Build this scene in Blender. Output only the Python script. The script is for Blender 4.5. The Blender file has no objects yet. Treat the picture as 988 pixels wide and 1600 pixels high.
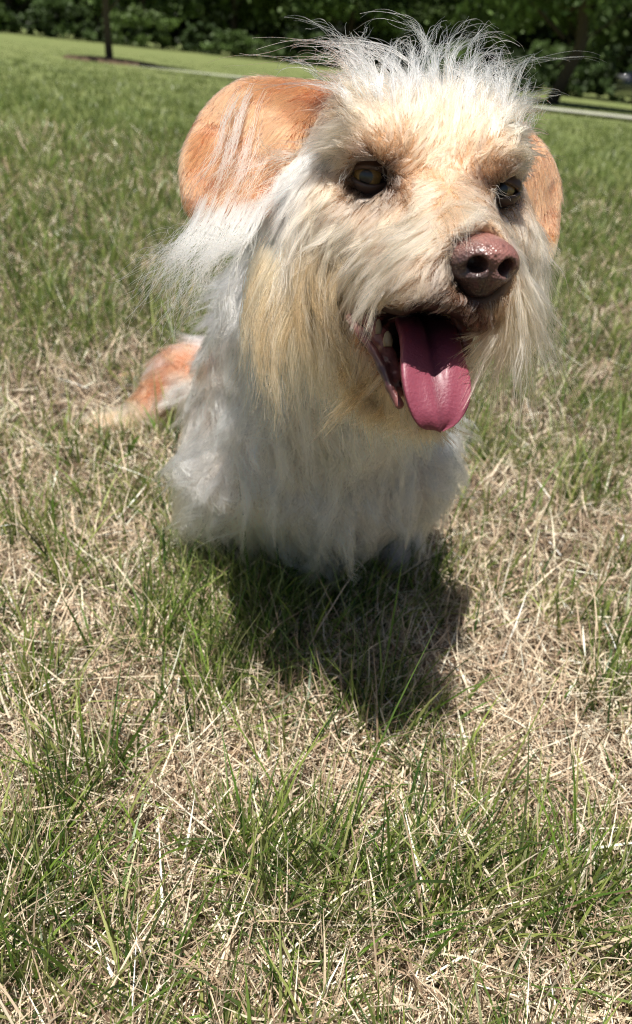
import bpy, math, random
import numpy as np
import openvdb
from mathutils import Vector
from mathutils.kdtree import KDTree

rng = np.random.default_rng(7)
random.seed(7)
C = bpy.context.scene.collection
SC = bpy.context.scene
R = math.radians

# ---------------------------------------------------------------- camera
IW, IH, F = 988.0, 1600.0, 1155.0
CAM_H = 0.43
pitch, roll = R(31.4), R(6.1)
FW = np.array([0, math.cos(pitch), -math.sin(pitch)])
_r0 = np.array([1.0, 0, 0]); _u0 = np.cross(_r0, FW)
RT = math.cos(roll) * _r0 + math.sin(roll) * _u0
UP = -math.sin(roll) * _r0 + math.cos(roll) * _u0
EYE = np.array([0, 0, CAM_H])
cam = bpy.data.cameras.new('camera'); cob = bpy.data.objects.new('camera', cam); C.objects.link(cob)
cam.sensor_fit = 'VERTICAL'; cam.sensor_height = 36.0; cam.sensor_width = 24.0
cam.lens = F / IH * 36.0
cam.clip_start = 0.02; cam.clip_end = 1000
cam.dof.use_dof = True; cam.dof.focus_distance = 0.375; cam.dof.aperture_fstop = cam.lens / 2.6
from mathutils import Matrix
cob.matrix_world = Matrix(((RT[0], UP[0], -FW[0], EYE[0]), (RT[1], UP[1], -FW[1], EYE[1]), (RT[2], UP[2], -FW[2], EYE[2]), (0, 0, 0, 1)))
SC.camera = cob

# ---------------------------------------------------------------- light
SUN_EL, SUN_AZ = R(76.5), R(-163)      # azimuth 0 = +Y (ahead of the camera), positive to the right
sdir = np.array([math.sin(SUN_AZ) * math.cos(SUN_EL), math.cos(SUN_AZ) * math.cos(SUN_EL), math.sin(SUN_EL)])
w = bpy.data.worlds.new('World'); SC.world = w; w.use_nodes = True
nt = w.node_tree; bg = nt.nodes['Background']
sky = nt.nodes.new('ShaderNodeTexSky'); sky.sky_type = 'NISHITA'; sky.sun_disc = False
sky.sun_elevation = SUN_EL; sky.sun_rotation = SUN_AZ
nt.links.new(sky.outputs[0], bg.inputs[0]); bg.inputs[1].default_value = 0.042
sl = bpy.data.lights.new('sun', 'SUN'); sl.energy = 5.0; sl.angle = R(0.53); sl.color = (1, 0.955, 0.88)
so = bpy.data.objects.new('sun', sl); C.objects.link(so)
so.rotation_euler = Vector(sdir).to_track_quat('Z', 'Y').to_euler(); so.location = (0, -3, 8)
SC.view_settings.view_transform = 'Standard'; SC.view_settings.look = 'None'
SC.view_settings.exposure = 0.47; SC.view_settings.gamma = 1
SC.cycles.max_bounces = 10; SC.cycles.transparent_max_bounces = 8
SC.cycles.sample_clamp_indirect = 6; SC.cycles.filter_width = 1.1; SC.cycles.denoising_prefilter = 'NONE'
SC.cycles.caustics_reflective = False; SC.cycles.caustics_refractive = False

# ---------------------------------------------------------------- helpers
def P(px, py, z):
    return EYE + FW * z + RT * ((px - IW / 2) / F * z) + UP * ((IH / 2 - py) / F * z)
def proj(A):
    d = np.asarray(A) - EYE; z = d @ FW
    return IW / 2 + F * (d @ RT) / z, IH / 2 - F * (d @ UP) / z, z
def nrm(a):
    return a / np.maximum(np.linalg.norm(a, axis=-1, keepdims=True), 1e-9)
def tag(o, label=None, cat=None, group=None, kind=None):
    if label: o['label'] = label
    if cat: o['category'] = cat
    if group: o['group'] = group
    if kind: o['kind'] = kind
    return o

def mesh_obj(name, V, Fc, mat, parent=None, col=None, smooth=False, link=True):
    """V (n,3); Fc (m,3) or (m,4) int; col (n,3) point colours"""
    me = bpy.data.meshes.new(name)
    V = np.asarray(V, np.float32); Fc = np.asarray(Fc, np.int32)
    k = Fc.shape[1]
    me.vertices.add(len(V)); me.vertices.foreach_set('co', V.ravel())
    me.loops.add(Fc.size); me.loops.foreach_set('vertex_index', Fc.ravel())
    me.polygons.add(len(Fc)); me.polygons.foreach_set('loop_start', np.arange(0, Fc.size, k, dtype=np.int32))
    me.update(calc_edges=True)
    if smooth: me.polygons.foreach_set('use_smooth', np.ones(len(Fc), bool))
    if col is not None:
        a = me.attributes.new('col', 'FLOAT_COLOR', 'POINT')
        c4 = np.ones((len(V), 4), np.float32); c4[:, :3] = col
        a.data.foreach_set('color', c4.ravel())
    if mat: me.materials.append(mat)
    o = bpy.data.objects.new(name, me)
    if link: C.objects.link(o)
    if parent: o.parent = parent
    return o

class MB:
    """collects quads of boxes, tubes, lathes for one mesh"""
    def __init__(s): s.v = []; s.f = []
    def grid(s, G, closeu=False):
        n, m = G.shape[:2]; b = len(s.v); s.v += list(G.reshape(-1, 3))
        for i in range(n - 1):
            for j in range(m if closeu else m - 1):
                j2 = (j + 1) % m
                s.f.append((b + i * m + j, b + i * m + j2, b + (i + 1) * m + j2, b + (i + 1) * m + j))
    def tube(s, pts, rad, seg=10):
        pts = np.asarray(pts, float); n = len(pts); rad = np.broadcast_to(rad, (n,))
        T = nrm(np.gradient(pts, axis=0)); a = np.array([0.31, 0.2, 0.93]);
        N = nrm(np.cross(T, a)); B = np.cross(T, N); th = np.arange(seg) / seg * 2 * math.pi
        G = pts[:, None] + rad[:, None, None] * (np.cos(th)[None, :, None] * N[:, None] + np.sin(th)[None, :, None] * B[:, None])
        G = np.concatenate([pts[None, :1].repeat(seg, 1), G, pts[None, -1:].repeat(seg, 1)], 0)
        s.grid(G, True)
    def box(s, c, h, rz=0):
        c = np.array(c, float); ca, sa = math.cos(rz), math.sin(rz); b = len(s.v)
        for z in (-1, 1):
            for x, y in ((-1, -1), (1, -1), (1, 1), (-1, 1)):
                s.v.append(c + np.array([ca * x * h[0] - sa * y * h[1], sa * x * h[0] + ca * y * h[1], z * h[2]]))
        for q in ((0, 3, 2, 1), (4, 5, 6, 7), (0, 1, 5, 4), (1, 2, 6, 5), (2, 3, 7, 6), (3, 0, 4, 7)):
            s.f.append(tuple(b + i for i in q))
    def build(s, name, mat, parent=None, smooth=True):
        return mesh_obj(name, np.array(s.v), np.array(s.f), mat, parent, smooth=smooth)

def material(name, base=(0.5, 0.5, 0.5), rough=0.6, spec=0.5, attr=False):
    m = bpy.data.materials.new(name); m.use_nodes = True
    n = m.node_tree.nodes; b = n['Principled BSDF']
    b.inputs['Base Color'].default_value = (*base, 1); b.inputs['Roughness'].default_value = rough
    b.inputs['Specular IOR Level'].default_value = spec
    if attr:
        a = n.new('ShaderNodeAttribute'); a.attribute_name = 'col'
        m.node_tree.links.new(a.outputs['Color'], b.inputs['Base Color'])
    return m, n, m.node_tree.links, b

def noise_bump(n, l, b, scale, strength, dist=0.001, coord='Object', kind='noise'):
    tc = n.new('ShaderNodeTexCoord')
    t = n.new('ShaderNodeTexNoise' if kind == 'noise' else 'ShaderNodeTexVoronoi'); t.inputs['Scale'].default_value = scale
    l.new(tc.outputs[coord], t.inputs['Vector'])
    bp = n.new('ShaderNodeBump'); bp.inputs['Strength'].default_value = strength; bp.inputs['Distance'].default_value = dist
    l.new(t.outputs['Fac' if kind == 'noise' else 'Distance'], bp.inputs['Height']); l.new(bp.outputs[0], b.inputs['Normal'])
    return t

# value noise in numpy (2-D), for patches in the lawn
_ng = rng.random((256, 256)).astype(np.float32)
def vnoise(x, y, s):
    x = x * s; y = y * s; xi = np.floor(x).astype(int); yi = np.floor(y).astype(int); fx = x - xi; fy = y - yi
    fx = fx * fx * (3 - 2 * fx); fy = fy * fy * (3 - 2 * fy)
    g = lambda i, j: _ng[(xi + i) % 256, (yi + j) % 256]
    return (g(0, 0) * (1 - fx) + g(1, 0) * fx) * (1 - fy) + (g(0, 1) * (1 - fx) + g(1, 1) * fx) * fy
def fbm(x, y, s):
    return (vnoise(x, y, s) + 0.5 * vnoise(x + 31, y + 7, s * 2.1) + 0.25 * vnoise(x + 11, y + 57, s * 4.3)) / 1.75

# ================================================================ GROUND
def ground_z(x, y):
    return 0.012 * (fbm(x, y, 3.0) - 0.5) * np.clip(3 - np.hypot(x, y) * 0.2, 0, 1)
m_ground, n, l, b = material('soil_and_lawn', rough=0.95, spec=0.15)
tc = n.new('ShaderNodeTexCoord')
def nz(scale, detail=6, rough=0.6):
    t = n.new('ShaderNodeTexNoise'); t.inputs['Scale'].default_value = scale; t.inputs['Detail'].default_value = detail
    t.inputs['Roughness'].default_value = rough; l.new(tc.outputs['Object'], t.inputs['Vector']); return t
def ramp(src, stops):
    r = n.new('ShaderNodeValToRGB'); e = r.color_ramp.elements
    while len(e) < len(stops): e.new(0.5)
    for i, (p, c_) in enumerate(stops): e[i].position = p; e[i].color = (*c_, 1)
    l.new(src, r.inputs[0]); return r
near = ramp(nz(60).outputs['Fac'], [(0.3, (0.022, 0.016, 0.010)), (0.55, (0.09, 0.065, 0.042)), (0.75, (0.26, 0.19, 0.125))])
far = ramp(nz(0.9, 10, 0.75).outputs['Fac'], [(0.3, (0.11, 0.14, 0.045)), (0.5, (0.155, 0.185, 0.065)), (0.68, (0.23, 0.24, 0.10))])
ge = n.new('ShaderNodeNewGeometry'); ln = n.new('ShaderNodeVectorMath'); ln.operation = 'LENGTH'
l.new(ge.outputs['Position'], ln.inputs[0])
mr = n.new('ShaderNodeMapRange'); mr.inputs['From Min'].default_value = 1.5; mr.inputs['From Max'].default_value = 6
l.new(ln.outputs['Value'], mr.inputs['Value'])
mx = n.new('ShaderNodeMix'); mx.data_type = 'RGBA'
l.new(mr.outputs[0], mx.inputs['Factor']); l.new(near.outputs[0], mx.inputs['A']); l.new(far.outputs[0], mx.inputs['B'])
l.new(mx.outputs['Result'], b.inputs['Base Color'])
bp = n.new('ShaderNodeBump'); bp.inputs['Strength'].default_value = 1; bp.inputs['Distance'].default_value = 0.006
l.new(nz(120).outputs['Fac'], bp.inputs['Height']); l.new(bp.outputs[0], b.inputs['Normal'])
gx = np.concatenate([-np.geomspace(400, 3, 26), np.linspace(-2.9, 2.9, 117), np.geomspace(3, 400, 26)])
gy = np.concatenate([-np.geomspace(60, 1.2, 12), np.linspace(-1.1, 3.9, 101), np.geomspace(4, 600, 34)])
GX, GY = np.meshgrid(gx, gy, indexing='ij')
mb = MB(); mb.grid(np.stack([GX, GY, ground_z(GX, GY)], -1).transpose(1, 0, 2))
tag(mb.build('ground', m_ground), kind='structure')

# path crossing the lawn about 20 m away
m_path, n2, l2, b2 = material('pale_path', (0.36, 0.36, 0.30), 0.9, 0.2)
noise_bump(n2, l2, b2, 40, 0.5, 0.003)
pc = np.array([(-3.9, 14.3), (-3.1, 14.2), (-2.2, 14.2), (0, 14.3), (2.2, 14.9), (3.6, 15.2), (5.5, 15.0), (9, 14.4), (24, 12)])
tt = np.linspace(0, len(pc) - 1, 60); px_ = np.interp(tt, range(len(pc)), pc[:, 0]); py_ = np.interp(tt, range(len(pc)), pc[:, 1])
hw = np.interp(tt, [0, 1, 3, 4, 8], [0.04, 0.18, 0.5, 0.6, 1.0])
mb = MB(); mb.grid(np.stack([np.stack([px_, py_ - hw, np.full(60, .05)], -1), np.stack([px_, py_ + hw, np.full(60, .05)], -1)], 1))
tag(mb.build('path', m_path), kind='structure')

# ================================================================ GRASS
def blades(name, x, y, hgt, wid, lean, az, bend, col, mat, K=4, z0=None, label=None, cat=None, fold=0.0):
    N = len(x); t = np.linspace(0, 1, K)
    z0 = ground_z(x, y) - 0.003 if z0 is None else z0
    d = np.stack([np.cos(az), np.sin(az)], -1)
    th = lean[:, None] + bend[:, None] * t[None]            # angle from vertical along the blade
    seg = (hgt / (K - 1))[:, None]
    hx = np.cumsum(np.concatenate([np.zeros((N, 1)), np.sin(th[:, 1:]) * seg], 1), 1)
    hz = np.cumsum(np.concatenate([np.zeros((N, 1)), np.cos(th[:, 1:]) * seg], 1), 1)
    c = np.stack([x[:, None] + d[:, :1] * hx, y[:, None] + d[:, 1:] * hx, z0[:, None] + np.maximum(hz, -0.002)], -1)
    fa = az + math.pi / 2 + rng.normal(0, 0.9, N)
    wdir = np.stack([np.cos(fa), np.sin(fa), np.zeros(N)], -1)
    wt = np.clip(1 - t ** 2.2, 0.02, 1) * np.where(t < 0.05, 0.75, 1)
    off = wdir[:, None] * (wid[:, None] * wt[None] * 0.5)[..., None]
    V = np.stack([c - off, c + off], 2)                     # N,K,2,3
    b_ = (np.arange(N) * K * 2)[:, None]; k = np.arange(K - 1)[None] * 2
    Fc = np.stack([b_ + k, b_ + k + 1, b_ + k + 3, b_ + k + 2], -1).reshape(-1, 4)
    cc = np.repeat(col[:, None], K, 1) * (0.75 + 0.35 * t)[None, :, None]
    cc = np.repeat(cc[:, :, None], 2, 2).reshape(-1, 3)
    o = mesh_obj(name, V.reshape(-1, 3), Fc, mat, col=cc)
    return tag(o, label, cat, None, 'stuff')

def blade_mat(name, trans, rough):
    m, n, l, b = material(name, rough=rough, spec=0.45, attr=True)
    out = n['Material Output']; a = [q for q in n if q.type == 'ATTRIBUTE'][0]
    tr = n.new('ShaderNodeBsdfTranslucent'); ms = n.new('ShaderNodeMixShader'); ms.inputs[0].default_value = trans
    hs = n.new('ShaderNodeHueSaturation'); hs.inputs['Value'].default_value = 1.25; hs.inputs['Saturation'].default_value = 1.1
    l.new(a.outputs['Color'], hs.inputs['Color']); l.new(hs.outputs[0], tr.inputs[0])
    l.new(b.outputs[0], ms.inputs[1]); l.new(tr.outputs[0], ms.inputs[2]); l.new(ms.outputs[0], out.inputs[0])
    return m
m_blade = blade_mat('grass_blade', 0.32, 0.42)
m_straw = blade_mat('dry_straw', 0.06, 0.65)

def polar(N, r0, r1, half=0.95):
    r = np.exp(rng.uniform(math.log(r0), math.log(r1), N)); a = rng.uniform(-half, half, N)
    return r * np.sin(a), r * np.cos(a) - 0.05, r

def green_amount(x, y):
    """0 = dry straw, 1 = green; the lawn gets greener with distance and has bald patches close by"""
    r = np.hypot(x, y)
    g = 0.16 + 0.50 * np.clip((r - 0.6) / 0.8, 0, 1) + 0.45 * np.clip((r - 1.4) / 1.2, 0, 1) + 1.7 * (fbm(x + 5, y + 3, 15.0) - 0.5) + 0.35 * (fbm(x + 15, y + 3, 1.7) - 0.5)
    g += 0.25 * np.exp(-((x + .35) ** 2 + (y - 1.35) ** 2) / 0.12)
    g += 0.6 * np.exp(-((x + .02) ** 2 / .010 + (y - .50) ** 2 / 0.012))  # denser green in the dog's shadow, deepening the shade by colour
    return np.clip(g, 0, 1)

def pal(N, cols, jitter=0.15):
    cols = np.array(cols); i = rng.integers(0, len(cols), N); c = cols[i] * (1 + rng.normal(0, jitter, (N, 1)))
    return np.clip(c, 0.005, 0.95)
STRAW = [(0.68, 0.54, 0.38), (0.56, 0.42, 0.29), (0.80, 0.69, 0.52), (0.40, 0.28, 0.19), (0.72, 0.61, 0.45), (0.18, 0.12, 0.08), (0.86, 0.78, 0.62), (0.22, 0.15, 0.09)]
GREEN = [(0.08, 0.15, 0.022), (0.11, 0.20, 0.028), (0.04, 0.09, 0.018), (0.18, 0.28, 0.045), (0.27, 0.34, 0.08), (0.34, 0.38, 0.12), (0.045, 0.10, 0.025)]

# 1. thatch: short dead stems lying flat and criss-cross over the soil
N = 150000
x, y, r = polar(N, 0.2, 4.5); kp = rng.random(N) > .55 * np.exp(-((x - .01) ** 2 / .008 + (y - .47) ** 2 / 0.015)); x, y, r = x[kp], y[kp], r[kp]; N = len(x); sc_ = np.clip(r / 1.2, 1, 3)  # pale stems thinned out within the dog's shadow to make it look darker
blades('dry_thatch', x, y, rng.gamma(3, 0.009, N) * sc_ ** .5 + 0.006, rng.uniform(0.0007, 0.0023, N) * sc_, rng.normal(1.36, 0.2, N), rng.uniform(0, 6.283, N),
       rng.normal(0.1, 0.35, N), pal(N, STRAW, 0.22), m_straw, 3, z0=ground_z(x, y) + rng.uniform(0, 1, N) ** 1.5 * 0.016, label='layer of pale dry clippings and dead stems lying between the green blades', cat='dry thatch')
# 2. standing straw
N = 30000
x, y, r = polar(N, 0.2, 3); sc_ = np.clip(r / 1.3, 1, 4)
blades('dry_grass', x, y, rng.gamma(5, 0.0075, N) + 0.012, rng.uniform(0.0007, 0.0019, N) * sc_, np.abs(rng.normal(0.35, 0.4, N)), rng.uniform(0, 6.283, N),
       rng.normal(0.5, 0.5, N), pal(N, STRAW[:5], 0.16), m_straw, 4, label='short straw coloured grass stems standing among the green grass', cat='dry grass')
# 3. green blades in tufts
def tufts(N, r0, r1, per, spread):
    cx, cy, r = polar(N // per, r0, r1)
    g = green_amount(cx, cy); keep = rng.random(len(cx)) < g ** 1.4
    cx, cy, r = cx[keep], cy[keep], r[keep]
    m = rng.integers(2, per * 2 - 1, len(cx)); idx = np.repeat(np.arange(len(cx)), m)
    s = spread * np.clip(r[idx] / 1.0, 1, 8)
    ox, oy = rng.normal(0, 1, len(idx)) * s, rng.normal(0, 1, len(idx)) * s
    return cx[idx] + ox, cy[idx] + oy, r[idx], np.arctan2(oy, ox), idx
X, Y, RR, AZ, IDX = tufts(480000, 0.2, 30, 9, 0.0065)
N = len(X); sc_ = np.clip(RR / 1.2, 1, 9)
th_ = rng.gamma(5, 0.0072, N) + 0.009
th_ *= 1 + 0.9 * (rng.random(IDX.max() + 1)[IDX] - 0.45)
th_ *= np.interp(RR, [0, 3, 8, 16, 30], [.95, 1.15, 1.0, .4, .3])
gc = pal(N, GREEN, 0.18); mixy = rng.random(N) ** 3
gc = gc * (1 - mixy[:, None] * 0.6) + np.array([0.45, 0.42, 0.2]) * mixy[:, None] * 0.6
farm = np.clip((RR - 2) / 6, 0, 1)[:, None]; gc = gc * (1 - farm * .75) + np.array([0.25, 0.29, 0.115]) * (1 + rng.normal(0, .25, (N, 1))) * farm * .75
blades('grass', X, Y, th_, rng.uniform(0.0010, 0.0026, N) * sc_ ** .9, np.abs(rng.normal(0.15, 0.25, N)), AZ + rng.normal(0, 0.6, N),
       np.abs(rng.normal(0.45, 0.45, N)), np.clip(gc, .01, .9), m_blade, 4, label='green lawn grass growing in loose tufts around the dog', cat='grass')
# 4. a few long coarse blades, broad ones beside the dog's hip
def ground_at(px, py):
    d = FW + RT * ((px - IW / 2) / F) + UP * ((IH / 2 - py) / F); t = -CAM_H / d[2]; q = EYE + d * t; return q[0], q[1]
LB = [(185, 720, .075, .009, -.5), (200, 715, .06, .008, .3), (165, 740, .05, .007, .8), (60, 700, .06, .006, .5), (120, 735, .05, .008, -.6), (250, 690, .06, .006, -.2), (300, 700, .05, .005, .3),
      (400, 1010, .05, .0035, .5), (420, 960, .07, .003, .4), (345, 880, .05, .0025, -.5), (600, 1500, .055, .006, .15), (612, 1500, .06, .004, .3), (430, 1590, .06, .004, -1.0), (715, 1120, .05, .0035, .2),
      (725, 1100, .055, .004, .1), (735, 1130, .045, .003, .4), (575, 1150, .04, .002, .0), (160, 1400, .05, .003, -.3), (190, 1420, .045, .003, .2), (860, 1120, .04, .003, .3), (700, 1140, .045, .003, .5), (940, 1010, .05, .003, -.2)]
LX = np.array([ground_at(a, b_) for a, b_, *_ in LB]); N = len(LB)
hh = np.array([q[2] for q in LB]); ww = np.array([q[3] for q in LB]); ln_ = np.array([q[4] for q in LB])
blades('coarse_grass', LX[:, 0], LX[:, 1], hh, ww, np.abs(ln_) * .7, np.where(ln_ > 0, 0.0, math.pi) + rng.normal(0, .3, N), rng.uniform(0.2, 0.7, N),
       pal(N, [(0.13, 0.27, 0.04), (0.17, 0.33, 0.06)], .1), m_blade, 7, label='long broad green grass blades standing above the lawn', cat='coarse grass')

# ================================================================ DOG: signed distance field
class Field:
    def __init__(s, lo, hi, res):
        s.lo = np.array(lo, float); s.res = res
        s.n = np.ceil((np.array(hi) - lo) / res).astype(int) + 1
        s.d = np.full(s.n, 0.03, np.float32)
    def _win(s, lo, hi):
        a = np.maximum(np.floor((lo - s.lo) / s.res).astype(int), 0); b = np.minimum(np.ceil((hi - s.lo) / s.res).astype(int) + 1, s.n)
        sl_ = tuple(slice(i, j) for i, j in zip(a, b))
        g = [s.lo[k] + s.res * np.arange(a[k], b[k], dtype=np.float32) for k in range(3)]
        return sl_, np.stack(np.meshgrid(*g, indexing='ij'), -1).astype(np.float32)
    def add(s, f, lo, hi, k=0.012, sub=False):
        lo = np.array(lo) - 0.035; hi = np.array(hi) + 0.035
        sl_, G = s._win(lo, hi); q = f(G); D = s.d[sl_]
        if sub:
            q = -q; h = np.clip(0.5 - 0.5 * (D - q) / k, 0, 1); s.d[sl_] = D * (1 - h) + q * h + k * h * (1 - h)
        else:
            h = np.clip(0.5 + 0.5 * (D - q) / k, 0, 1); s.d[sl_] = D * (1 - h) + q * h - k * h * (1 - h)
    def mesh(s):
        g = openvdb.FloatGrid(0.03)
        g.copyFromArray(np.ascontiguousarray(s.d)); g.transform = openvdb.createLinearTransform(voxelSize=s.res)
        p, q = g.convertToQuads() if hasattr(g, 'convertToQuads') and False else g.convertToPolygons(0.0, 0.0)[0::2] if False else (None, None)
        return g
    def sample(s, A):
        u = (A - s.lo) / s.res; u = np.clip(u, 0, np.array(s.n) - 1.001); i = u.astype(int); f = (u - i).astype(np.float32); o = 0
        for a in (0, 1):
            for b in (0, 1):
                for c in (0, 1):
                    w_ = (f[..., 0] if a else 1 - f[..., 0]) * (f[..., 1] if b else 1 - f[..., 1]) * (f[..., 2] if c else 1 - f[..., 2])
                    o = o + w_ * s.d[i[..., 0] + a, i[..., 1] + b, i[..., 2] + c]
        return o
    def grad(s, A):
        e = s.res; g = np.stack([s.sample(A + np.eye(3)[k] * e) - s.sample(A - np.eye(3)[k] * e) for k in range(3)], -1)
        return nrm(g)

def cone(a, b, ra, rb):
    a = np.array(a, np.float32); b = np.array(b, np.float32); ab = b - a; L2 = float(ab @ ab) + 1e-12
    def f(G):
        t = np.clip(((G - a) @ ab) / L2, 0, 1); return np.linalg.norm(G - a - t[..., None] * ab, axis=-1) - (ra + (rb - ra) * t)
    r = max(ra, rb); return f, np.minimum(a, b) - r, np.maximum(a, b) + r
def ell(c, ax, rad):
    """ellipsoid: ax rows = unit axes"""
    c = np.array(c, np.float32); ax = np.array(ax, np.float32); rad = np.array(rad, np.float32)
    def f(G):
        q = ((G - c) @ ax.T); k0 = np.linalg.norm(q / rad, axis=-1); k1 = np.linalg.norm(q / rad ** 2, axis=-1) + 1e-9
        return k0 * (k0 - 1) / k1
    m = float(rad.max()); return f, c - m, c + m
def grid_to_mesh(fl):
    g = openvdb.FloatGrid(0.03); g.copyFromArray(np.ascontiguousarray(fl.d))
    r_ = g.convertToPolygons(isovalue=0.0, adaptivity=0.0)
    pts, tri, quads = r_ if len(r_) == 3 else (r_[0], np.zeros((0, 3), int), r_[1])
    V = np.array(pts, float) * fl.res + fl.lo
    Fq = np.array(quads, np.int64)[:, ::-1]
    return V, Fq

# head frame found from the eyes and the nose: X across, Y along the muzzle, Z up
HO = np.array([0.0413, 0.3905, 0.3848])
HB = np.array([[0.97117, 0.23830, 0.00606], [0.23636, -0.96592, 0.10555], [-0.03100, 0.10108, 0.99440]])
def HL(x, y, z): return HO + HB @ (np.array([x, y, z]) * 0.01)
HAX = HB.T
EYE_L = P(578, 275, .364); EYE_R = P(781, 295, .379)
JAWF = P(672, 600, .362)

field = Field((-.36, .24, -.02), (.26, 1.28, .47), 0.0028)
head_prims = [
    ell(HL(0.3, -5.2, 0.0), HAX, (.051, .060, .0425)),
    cone(HL(-2.7, -1.0, 1.0), HL(-3.2, -3, 1.4), .019, .022), cone(HL(2.7, -1.0, 1.0), HL(3.2, -3, 1.4), .019, .022),
    cone(HL(-3.4, -3.2, -3.2), HL(-3.8, -5, -2.6), .034, .036), cone(HL(3.6, -3.2, -3.2), HL(3.8, -5, -2.6), .034, .036),
    cone(HL(0, -1.5, -1.6), HL(0, 4.6, -3.1), .030, .021),
    cone(HL(-1.8, 0.5, -3.6), HL(-1.6, 4.9, -4.5), .024, .0175), cone(HL(1.7, 0.5, -3.6), HL(1.4, 4.6, -4.4), .023, .016),
    cone(HL(-2.4, -5, -6), HL(-1.2, 0, -8.2), .024, .019), cone(HL(2.4, -5, -6), HL(1.2, 0, -8.2), .024, .019),
    cone(P(625, 560, .40), JAWF, .024, .0165),
]
body_prims = [
    cone(HL(0, -7.5, -1.5), P(520, 540, .60), .052, .080), cone(HL(0, -5, -5), P(520, 620, .60), .040, .075),
    ell(P(508, 690, .665), np.eye(3), (.098, .105, .105)),
    cone(P(500, 650, .70), P(440, 610, .98), .098, .085),
    cone(P(370, 740, .66), P(400, 760, .68), .048, .050), cone(P(625, 715, .66), P(600, 720, .70), .050, .056), cone(P(430, 470, .56), P(400, 640, .66), .030, .056),
    # hip, thigh and hind foot
    cone(P(430, 600, 1.0), P(290, 612, 1.0), .085, .052), cone(P(290, 600, .98), P(240, 640, .97), .045, .026),
    cone(P(245, 660, .97), P(160, 672, .97), .020, .017), cone(P(160, 672, .97), P(130, 678, .955), .017, .014),
    # front legs and paws
    cone(P(450, 790, .70), P(455, 868, .73), .026, .018), cone(P(455, 868, .73), P(452, 876, .71), .017, .015),
    cone(P(610, 770, .70), P(622, 856, .745), .026, .018), cone(P(622, 856, .745), P(625, 866, .72), .017, .015),
    # tail lying in the grass
    cone(P(330, 620, 1.12), P(200, 606, 1.12), .024, .018), cone(P(200, 606, 1.12), P(120, 630, 1.08), .018, .010),
]
for f, lo, hi in body_prims: field.add(f, lo, hi, 0.022)
for f, lo, hi in head_prims: field.add(f, lo, hi, 0.011)
# mouth cavity
CAVITY = [(668, 533, .29, 655, 530, .40, .0150, .012), (702, 535, .30, 680, 525, .38, .0120, .010), (602, 526, .330, 618, 520, .39, .0105, .008), (566, 508, .343, 590, 512, .383, .0082, .007),
          (640, 592, .30, 640, 570, .37, .0095, .009), (705, 580, .30, 690, 570, .37, .009, .009), (617, 562, .335, 632, 555, .38, .0080, .008)]
def cavity(grow_): return [cone(P(*q[:3]), P(*q[3:6]), q[6] + grow_, q[7] + grow_) for q in CAVITY]
for f, lo, hi in cavity(0):
    field.add(f, lo, hi, 0.003, sub=True)
f, lo, hi = cone(P(757, 412, .312), P(757, 412, .30), .0165, .02); field.add(f, lo, hi, .002, sub=True)
# ears: curved flaps with a real thickness
def ear(poly, dep, bend, th):
    pts = np.array([P(a, b, d) for (a, b), d in zip(poly, dep)]); c = pts.mean(0)
    u_, s_, vt = np.linalg.svd(pts - c); e1, e2, nn = vt
    if nn @ (EYE - c) < 0: nn = -nn
    q = np.stack([(pts - c) @ e1, (pts - c) @ e2], -1).astype(np.float32)
    # smooth the outline
    for _ in range(1): q = np.stack([0.75 * q + 0.25 * np.roll(q, -1, 0), 0.25 * q + 0.75 * np.roll(q, -1, 0)], 1).reshape(-1, 2)
    rr = np.abs(q).max()
    def f(G):
        X_ = (G - c) @ e1; Y_ = (G - c) @ e2; Z_ = (G - c) @ nn
        Z_ = Z_ - bend * (1 - (X_ ** 2 + Y_ ** 2) / rr ** 2) + bend * .6 + .0022 * np.sin(X_ * 95 + Y_ * 40)
        d = np.full(X_.shape, 1e9, np.float32); sg = np.ones(X_.shape, np.float32); p = np.stack([X_, Y_], -1)
        for i in range(len(q)):
            a, b = q[i], q[i - 1]; e = b - a; w_ = p - a
            t = np.clip((w_ @ e) / (e @ e), 0, 1); v = w_ - t[..., None] * e; d = np.minimum(d, (v ** 2).sum(-1))
            c1 = p[..., 1] >= a[1]; c2 = p[..., 1] < b[1]; c3 = e[0] * w_[..., 1] > e[1] * w_[..., 0]
            fl = (c1 & c2 & c3) | (~c1 & ~c2 & ~c3); sg = np.where(fl, -sg, sg)
        d2 = sg * np.sqrt(d) + th
        w2 = np.maximum(np.abs(Z_) - 0.0005, 0)
        return np.hypot(np.maximum(d2, 0), w2) - th + np.minimum(np.maximum(d2, -1), 0) * 0
    return f, pts.min(0) - .01, pts.max(0) + .01
EL = [(548, 128), (500, 122), (440, 125), (392, 129), (345, 148), (308, 178), (293, 235), (289, 298), (294, 336), (345, 338), (400, 332), (428, 300), (457, 255), (482, 212), (522, 172)]
EL_D = [.392, .398, .404, .41, .412, .413, .405, .394, .386, .379, .374, .375, .379, .384, .388]
ER = [(765, 150), (800, 175), (832, 238), (858, 268), (872, 300), (873, 350), (868, 395), (846, 425), (822, 400), (805, 320), (785, 230)]
ER_D = [.42, .43, .437, .44, .44, .435, .43, .428, .427, .425, .42]
earL = ear(EL, EL_D, 0.006, 0.0024); earR = ear(ER, ER_D, 0.006, 0.0026)
for f, lo, hi in (earL, earR): field.add(f, lo, hi, 0.006)
# eye sockets
for e in (EYE_L, EYE_R):
    f, lo, hi = cone(e, e + (EYE - e) / np.linalg.norm(EYE - e) * .012, .0098, .0112); field.add(f, lo, hi, 0.004, sub=True)
# the ground: nothing below it
V, Fq = grid_to_mesh(field)
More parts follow.
